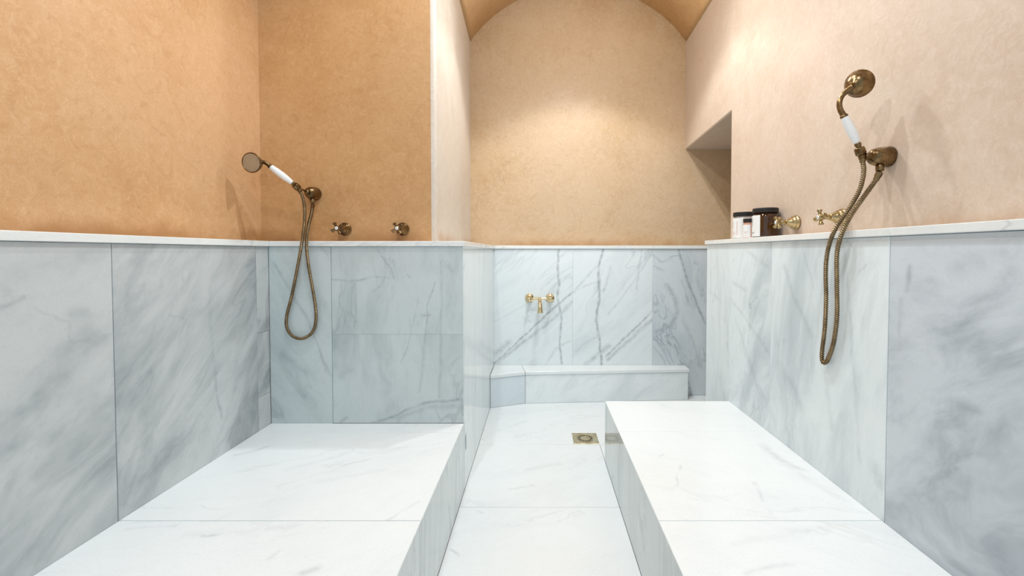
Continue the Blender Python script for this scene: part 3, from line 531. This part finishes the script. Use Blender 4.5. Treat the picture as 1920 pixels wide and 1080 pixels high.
# ------------------------------------------------------------------ floor drain
dr = thing('floor_drain', (0.250, 2.2965, 0.0), 'square brass floor drain set beside the end of the right bench', 'drain')
c0 = V((0.250, 2.2965, 0)); hs = 0.0672; NSEG = 56
bm = bmesh.new()
def sq(a, h):
    k = h/max(abs(math.cos(a)), abs(math.sin(a))); return k*math.cos(a), k*math.sin(a)
angs = [2*math.pi*(i+0.5)/NSEG for i in range(NSEG)] 
angs = [2*math.pi*i/NSEG for i in range(NSEG)]
def ring(fn, z): return [bm.verts.new((c0.x+fn(a)[0], c0.y+fn(a)[1], z)) for a in angs]
circ = lambda r: (lambda a: (r*math.cos(a), r*math.sin(a)))
R_ = [ring(lambda a: sq(a, hs), 0.0003), ring(lambda a: sq(a, hs), 0.0016), ring(lambda a: sq(a, hs-0.0012), 0.0026),
      ring(circ(0.0465), 0.0026), ring(circ(0.0455), 0.0014), ring(circ(0.0440), 0.0014), ring(circ(0.0440), 0.0003)]
for a, b in zip(R_[:-1], R_[1:]):
    for i in range(NSEG): bm.faces.new((a[i], a[(i+1) % NSEG], b[(i+1) % NSEG], b[i]))
link('frame_plate', bm, DRAIN_BRASS, dr)
bm = bmesh.new()
NS = 14
def sector(r0, r1, a0, a1, z0, z1, n=4):
    q = [(r0, a0+(a1-a0)*k/n) for k in range(n+1)] + [(r1, a1-(a1-a0)*k/n) for k in range(n+1)]
    lo = [bm.verts.new((c0.x+r*math.cos(a), c0.y+r*math.sin(a), z0)) for r, a in q]
    hi = [bm.verts.new((x.co.x, x.co.y, z1)) for x in lo]
    bm.faces.new(lo[::-1]); bm.faces.new(hi)
    for i in range(len(q)): bm.faces.new((lo[i], lo[(i+1) % len(q)], hi[(i+1) % len(q)], hi[i]))
for k in range(NS):
    a0 = 2*math.pi*k/NS; w = 2*math.pi/NS
    sector(0.0385, 0.0425, a0, a0+w, 0.0009, 0.0030)
    sector(0.0280, 0.0385, a0, a0+w*0.30, 0.0009, 0.0028, 2)
lathe_into(bm, [(0, 0.0009), (0.0280, 0.0009), (0.0280, 0.0030), (0.020, 0.0036), (0, 0.0036)], c0, (0, 0, 1), 42)
gr = link('grate', bm, DRAIN_BRASS, dr)
link('drain_cup', lathe([(0, 0.0003), (0.0430, 0.0003), (0.0430, 0.0008), (0, 0.0008)], c0, (0, 0, 1), 40), DARK, dr)

# ------------------------------------------------------------------ cross-handle valves
def build_valve(loc, axis, spin, label, group, metal, base_r=0.0275, reach=0.080):
    t = thing('cross_handle_valve', loc, label, 'valve', group)
    o = V(loc); u, v, n = basis(axis); k = base_r/0.0275; L = reach
    link('escutcheon', lathe([(0, 0.0002), (.0275*k, 0.0002), (.0285*k, .004), (.0275*k, .0085), (.0235*k, .010), (.0242*k, .014), (.0235*k, .0185),
                              (.0195*k, .020), (.0198*k, .025), (.0180*k, .029), (.0145, .034), (.0115, .044), (.0105, .046), (0, .046)], o, n), metal, t, True)
    link('stem', lathe([(0, .045), (.0080, .045), (.0092, .049), (.0085, .054), (.0070, .057), (.0070, L-.012), (0, L-.012)], o, n, 20), metal, t, True)
    hd = link('cross_handle', lathe([(0, L-.014), (.0090, L-.014), (.0110, L-.010), (.0115, L-.003), (.0105, L+.002), (.0085, L+.004), (0, L+.004)], o, n, 24), metal, t, True)
    for q in range(4):
        a = spin + q*math.pi/2
        d = u*math.cos(a) + v*math.sin(a)
        link('arm', lathe([(0, .006), (.0055, .006), (.0046, .012), (.0052, .017), (.0078, .0225), (.0084, .0245), (.0070, .026), (0, .0265)], o + n*(L-.004), d, 14), metal, hd, True)
    link('porcelain_button', lathe([(0, L+.0035), (.0072, L+.0035), (.0070, L+.0052), (.0045, L+.0062), (0, L+.0065)], o, n, 24), PORCELAIN, hd, True)
    bt = bmesh.new()
    for du, wv_ in ((.0018, .0042), (0, .0050), (-.0018, .0042)):
        c = o + n*(L+.0064)
        pts = [c + u*x + v*(du+y) for x, y in ((-wv_/2, -.0005), (wv_/2, -.0005), (wv_/2, .0005), (-wv_/2, .0005))]
        top = [p + n*0.0003 for p in pts]
        lo = [bt.verts.new(p) for p in pts]; hi = [bt.verts.new(p) for p in top]
        bt.faces.new(hi); bt.faces.new(lo[::-1])
        for i in range(4): bt.faces.new((lo[i], lo[(i+1) % 4], hi[(i+1) % 4], hi[i]))
    link('button_print', bt, INK, hd)['kind'] = 'stuff'
    return t
build_valve((-0.848, 1.90, 1.101), (0, -1, 0), math.radians(28), 'bronze cross-handle valve nearest the left shower hose', 'shower valves above the ledge', BRONZE)
build_valve((-0.595, 1.90, 1.101), (0, -1, 0), math.radians(32), 'bronze cross-handle valve beside the bright pillar edge', 'shower valves above the ledge', BRONZE)
build_valve((1.018, 1.709, 1.117), (-1, 0, 0), math.radians(38), 'brass cross-handle valve next to the amber jar', 'shower valves above the ledge', BRASS_OLD)
build_valve((1.018, 1.450, 1.117), (-1, 0, 0), math.radians(12), 'brass cross-handle valve partly behind the right shower hose', 'shower valves above the ledge', BRASS_OLD)

# ------------------------------------------------------------------ hand showers with hose, and their wall brackets
def hose_bm(path_pts):
    step = 0.00103333
    path = smooth_path(path_pts, step)
    return tube(path, lambda i: 0.0060 + 0.0011*math.cos(2*math.pi*(i*step)/0.0062), 12)
def fillet_arc(pts, n=14):
    return smooth_path(pts, sum((V(b)-V(a)).length for a, b in zip(pts[:-1], pts[1:]))/n)
def hand_shower(loc, label, cradle, hb, ht, neck, head, face, hose, metal):
    """cradle: lower end of the grip fitting; hb/ht: porcelain grip ends; neck: points to the back of the head"""
    t = thing('hand_shower', loc, label, 'shower', 'hand showers')
    cradle, hb, ht, head = V(cradle), V(hb), V(ht), V(head)
    ax = (ht-hb).normalized(); L = (ht-hb).length
    g0 = (hb-cradle).length
    link('handle', lathe([(0, 0), (.0078, 0), (.0095, L*.06), (.0122, L*.28), (.0132, L*.48), (.0125, L*.70), (.0104, L*.92), (.0098, L), (0, L)], hb, ax, 28), PORCELAIN, t, True)
    d = (hb-cradle).normalized()
    link('grip_fitting', lathe([(0, -.012), (.0075, -.012), (.0085, -.006), (.0085, .004), (.0070, .007), (.0070, g0*.6), (.0088, g0*.72), (.0088, g0*.86), (.0076, g0), (0, g0)], cradle, d, 24), metal, t, True)
    np_ = [ht + ax*0.0] + [V(p) for p in neck]
    nk = link('neck', tube(fillet_arc(np_, 22), lambda i: 0.0072 + 0.0009*min(1, abs(i-11)/11.), 16), metal, t, True)
    link('neck_collar', lathe([(0, -.002), (.0098, -.002), (.0108, .001), (.0098, .004), (.0085, .006), (0, .006)], ht, ax, 24), metal, nk, True)
    f = V(face).normalized()
    hd = link('shower_head', lathe([(0, -.040), (.0085, -.040), (.0105, -.037), (.0170, -.034), (.0255, -.027), (.0315, -.017), (.0348, -.006), (.0378, -.003),
                                    (.0392, .000), (.0390, .003), (.0372, .0042), (.0355, .0038), (.0350, .0015), (0, .0015)], head, f, 40), metal, t, True)
    sp = link('spray_plate', lathe([(0, .0016), (.0347, .0016), (.0342, .0030), (.010, .0036), (0, .0036)], head, f, 40), SPRAY, hd, False)
    u, v, n = basis(f); bn = bmesh.new()
    for rr, cnt in ((.006, 5), (.012, 9), (.018, 15), (.024, 20), (.0290, 26)):
        for k in range(cnt):
            a = 2*math.pi*k/cnt + rr*90
            lathe_into(bn, [(0, .0030), (.00105, .0030), (.0008, .0044), (0, .0044)], head + (u*math.cos(a)+v*math.sin(a))*rr, f, 6)
    o_ = link('nozzles', bn, NOZZLE, hd); o_['kind'] = 'stuff'
    hs_ = link('hose', hose_bm(hose), BRONZE_HOSE, t, True)
    for p, q in ((hose[0], hose[1]), (hose[-1], hose[-2])):
        dd_ = (V(q)-V(p)).normalized()
        link('hose_nut', lathe([(0, -.002), (.0078, -.002), (.0092, .001), (.0092, .009), (.0080, .012), (.0074, .024), (0, .024)], p, dd_, 6 if p is hose[-1] else 20), metal, hs_, p is not hose[-1])
    return t
def bracket(loc, axis, outlet, cradle, cradle_axis, label, metal):
    t = thing('shower_bracket', loc, label, 'bracket', 'shower wall brackets')
    o = V(loc); n = V(axis).normalized()
    link('body', lathe([(0, .0002), (.0285, .0002), (.0295, .003), (.0290, .012), (.0275, .028), (.0255, .040), (.0220, .050), (.0160, .057), (.0090, .060), (0, .061)], o, n, 36), metal, t, True)
    link('end_boss', lathe([(0, .056), (.0105, .056), (.0115, .060), (.0095, .065), (.0105, .067), (.0080, .0715), (0, .073)], o, n, 24), metal, t, True)
    out = V(outlet); top = o + n*0.030
    link('outlet', lathe([(0, 0), (.0085, 0), (.0085, (out-top).length*.55), (.0105, (out-top).length*.6), (.0105, (out-top).length*.95), (.008, (out-top).length), (0, (out-top).length)], top, out-top, 20), metal, t, True)
    cr_ = V(cradle); st = o + n*0.064
    link('arm', tube([st, st*0.5+cr_*0.5, cr_], 0.0042, 14), metal, t, True)
    ca = V(cradle_axis).normalized()
    link('cradle', lathe([(.0090, -.011), (.0128, -.011), (.0140, -.005), (.0136, .008), (.0115, .012), (.0090, .012)], cr_, ca, 24), metal, t, True)
    return t

# left shower on the bay wall
l_cr = V((-0.9978, 1.7900, 1.2702)); l_hb = V((-1.0066, 1.7750, 1.2832)); l_ht = V((-1.0721, 1.7380, 1.3430))
l_hd = V((-1.1148, 1.6900, 1.3480)); l_fc = V((-0.08, -0.97, -0.14))
l_fc.normalize()
l_hose = [l_cr + (l_cr-l_hb).normalized()*0.010, (-0.9742, 1.7900, 1.2308), (-0.9634, 1.7850, 1.1821), (-0.9573, 1.7700, 1.1154), (-0.9572, 1.7500, 1.0388), (-0.9770, 1.7520, 0.9417),
          (-1.0071, 1.7600, 0.8217), (-1.0313, 1.7660, 0.7444), (-1.0343, 1.7680, 0.6958), (-1.0141, 1.7680, 0.6584), (-0.9748, 1.7680, 0.6452), (-0.9351, 1.7680, 0.6650), (-0.9160, 1.7680, 0.7068), (-0.9130, 1.7660, 0.7664),
          (-0.9229, 1.7620, 0.8542), (-0.9347, 1.7540, 0.9524), (-0.9389, 1.7500, 1.0388), (-0.9437, 1.7750, 1.1048), (-0.9561, 1.8250, 1.1638), (-0.9672, 1.8580, 1.2032)]
hand_shower((-0.95, 1.76, 1.046), 'bronze hand shower with white grip, hung on the left with its spray plate facing forward', l_cr, l_hb, l_ht,
            [(-1.0879, 1.7330, 1.3558), (-1.1037, 1.7280, 1.3611), (-1.1189, 1.7220, 1.3577), l_hd - l_fc*0.036], l_hd, l_fc, l_hose, BRONZE)
l_o = V((-0.9779, 1.9000, 1.2543))
bracket(l_o, (0, -1, 0), (-0.9723, 1.8680, 1.2111), l_cr, l_hb-l_cr, 'round bronze bracket holding the left hand shower', BRONZE)

# right shower on the right wall
r_cr = V((0.9380, 1.2696, 1.2939)); r_hb = V((0.9300, 1.2710, 1.3190)); r_ht = V((0.8920, 1.2732, 1.3953))
r_hd = V((0.9400, 1.2817, 1.4941)); r_fc = V((0.78, 0.50, 0.34)); r_fc.normalize()
r_hose = [r_cr + (r_cr-r_hb).normalized()*0.010, (0.9400, 1.2633, 1.2678), (0.9400, 1.2572, 1.2328), (0.9320, 1.2607, 1.1826), (0.9100, 1.2718, 1.1266), (0.8880, 1.2907, 1.0762),
          (0.8870, 1.3210, 1.0244), (0.8900, 1.3397, 0.9554), (0.8960, 1.3449, 0.8554), (0.8990, 1.3533, 0.7621), (0.9000, 1.3656, 0.6868), (0.9000, 1.3648, 0.6564), (0.9000, 1.3507, 0.6532), (0.9000, 1.3337, 0.6742),
          (0.8990, 1.3107, 0.7288), (0.8970, 1.2958, 0.8125), (0.8920, 1.2922, 0.9091), (0.8870, 1.2861, 0.9968), (0.8860, 1.2668, 1.0515), (0.9050, 1.2536, 1.1094), (0.9450, 1.2530, 1.1692), (0.9750, 1.2551, 1.2109), (0.9840, 1.2552, 1.2294)]
hand_shower((0.90, 1.27, 1.063), 'bronze hand shower with white grip, raised on the right with its domed back showing', r_cr, r_hb, r_ht,
            [(0.8830, 1.2788, 1.4203), (0.8840, 1.2819, 1.4430), (0.8950, 1.2836, 1.4638), r_hd - r_fc*0.036], r_hd, r_fc, r_hose, BRONZE)
r_o = V((1.0180, 1.2623, 1.2768))
bracket(r_o, (-1, 0, 0), (0.9850, 1.2547, 1.2339), r_cr, r_hb-r_cr, 'round bronze bracket holding the right hand shower', BRONZE)

# ------------------------------------------------------------------ brass wall tap in the niche
tz = (0.0073, 2.9500, 0.6829)[2]
tl, tr_ = (-0.0640, 2.9600, 0.6818)[0], (0.0787, 2.9600, 0.6818)[0]
tp = thing('wall_tap', ((tl+tr_)/2, 3.0, tz), 'polished brass two-handle wall tap on the niche marble', 'tap')
tc = (tl+tr_)/2
for x, sp_ in ((tl, 0.25), (tr_, 0.15)):
    o = V((x, 3.0, tz)); n = V((0, -1, 0))
    link('rosette', lathe([(0, .0004), (.030, .0004), (.0305, .004), (.027, .009), (.020, .014), (.013, .017), (.011, .045), (0, .045)], o, n), BRASS, tp, True)
    hd = link('valve_handle', lathe([(0, .044), (.0105, .044), (.0110, .052), (.0080, .060), (.0055, .064), (.0055, .080), (.0085, .082), (.0090, .092), (.0065, .097), (0, .098)], o, n, 24), BRASS, tp, True)
    u, v, w = basis(n)
    for q in range(4):
        a = sp_ + q*math.pi/2 + math.pi/4
        link('arm', lathe([(0, .006), (.0036, .006), (.0030, .014), (.0036, .021), (.0056, .026), (.0048, .0305), (0, .031)], o + n*0.087, u*math.cos(a)+v*math.sin(a), 12), BRASS, hd, True)
link('crossbar', lathe([(0, 0), (.0075, 0), (.0075, .03), (.0085, .05), (.0095, (tr_-tl)/2), (.0085, tr_-tl-.05), (.0075, tr_-tl-.03), (.0075, tr_-tl), (0, tr_-tl)], (tl, 2.955, tz), (1, 0, 0), 20), BRASS, tp, True)
sp_path = smooth_path([(tc, 2.955, tz), (tc, 2.930, tz-.008), (tc+.001, 2.905, tz-.028), (tc+.002, 2.892, tz-.056), (tc+.003, 2.888, tz-.094)], 0.004)
ns_ = len(sp_path)
link('spout', tube(sp_path, lambda i: 0.0105 + 0.0095*(i/ns_)**2, 24), BRASS, tp, True)

# ------------------------------------------------------------------ jars on the right ledge
def jar(c, r, h, lid_h, glass, label_span, lz, label, group, marks, pinkband=None):
    t = thing('cosmetic_jar', c, label, 'jar', group)
    o = V(c); bh = h-lid_h
    link('jar_body', lathe([(0, .0003), (r*.93, .0003), (r*.985, .003), (r, .008), (r, bh-.014), (r*.97, bh-.008), (r*.90, bh-.003), (r*.88, bh+.004), (0, bh+.004)], o, (0, 0, 1), 48), glass, t, True)
    ld = bmesh.new(); S = 72
    lathe_into(ld, [(0, bh+.0045), (r*.985, bh+.0045), (r*.99, bh+.006), (r*.985, h-.003), (r*.96, h), (r*.88, h), (r*.86, h-.0012), (0, h-.0012)], o, (0, 0, 1), S)
    lidm = link('lid', ld, LID, t)
    bl = bmesh.new()
    def patch(bmx, a0, a1, z0, z1, rr, n):
        for i in range(n):
            pass
        A = [a0+(a1-a0)*i/n for i in range(n+1)]
        lo = [bmx.verts.new((o.x+rr*math.cos(a), o.y+rr*math.sin(a), o.z+z0)) for a in A]
        hi = [bmx.verts.new((o.x+rr*math.cos(a), o.y+rr*math.sin(a), o.z+z1)) for a in A]
        lo2 = [bmx.verts.new((o.x+(rr-.0004)*math.cos(a), o.y+(rr-.0004)*math.sin(a), o.z+z0)) for a in A]
        hi2 = [bmx.verts.new((o.x+(rr-.0004)*math.cos(a), o.y+(rr-.0004)*math.sin(a), o.z+z1)) for a in A]
        for i in range(n):
            bmx.faces.new((lo[i], lo[i+1], hi[i+1], hi[i])); bmx.faces.new((lo2[i+1], lo2[i], hi2[i], hi2[i+1]))
            bmx.faces.new((hi[i], hi[i+1], hi2[i+1], hi2[i])); bmx.faces.new((lo[i+1], lo[i], lo2[i], lo2[i+1]))
        bmx.faces.new((lo[0], hi[0], hi2[0], lo2[0])); bmx.faces.new((lo[n], lo2[n], hi2[n], hi[n]))
    facing = math.atan2(-o.y, -o.x)           # towards the middle of the room
    a0, a1 = facing - math.radians(label_span[0]), facing - math.radians(label_span[1])
    patch(bl, a0, a1, lz[0], lz[1], r+.0006, 16)
    lab = link('paper_label', bl, PAPER, t)
    bp = bmesh.new()
    for (f0, f1, g0, g1) in marks:
        patch(bp, a0+(a1-a0)*f0, a0+(a1-a0)*f1, lz[0]+(lz[1]-lz[0])*g0, lz[0]+(lz[1]-lz[0])*g1, r+.0010, 3)
    link('label_print', bp, INK if pinkband is None else PINKINK, lab)['kind'] = 'stuff'
    return t
LG = 'jars on the right ledge'
jar((0.962, 1.840, 1.063), 0.0505, 0.1225, 0.024, AMBER, (125, 22), (.004, .092), 'large dark amber jar with black lid and white label, nearest the valve', LG,
    [(.50, .56, .62, .86), (.50, .54, .50, .60), (.50, .70, .18, .20), (.50, .64, .14, .16)])
jar((0.962, 2.026, 1.063), 0.0500, 0.1225, 0.023, CLEAR, (120, 8), (.004, .094), 'large pale jar with black lid and white label, farthest along the ledge', LG,
    [(.42, .46, .52, .80), (.40, .60, .30, .315), (.40, .66, .24, .255), (.40, .62, .18, .195), (.72, .75, .14, .86)], True)
jar((0.938, 1.930, 1.063), 0.0255, 0.0860, 0.020, PINK, (110, -12), (.003, .058), 'small pink jar with black lid standing between the two large jars', LG,
    [(.50, .80, .42, .445), (.50, .72, .34, .365), (.50, .76, .12, .145)], True)
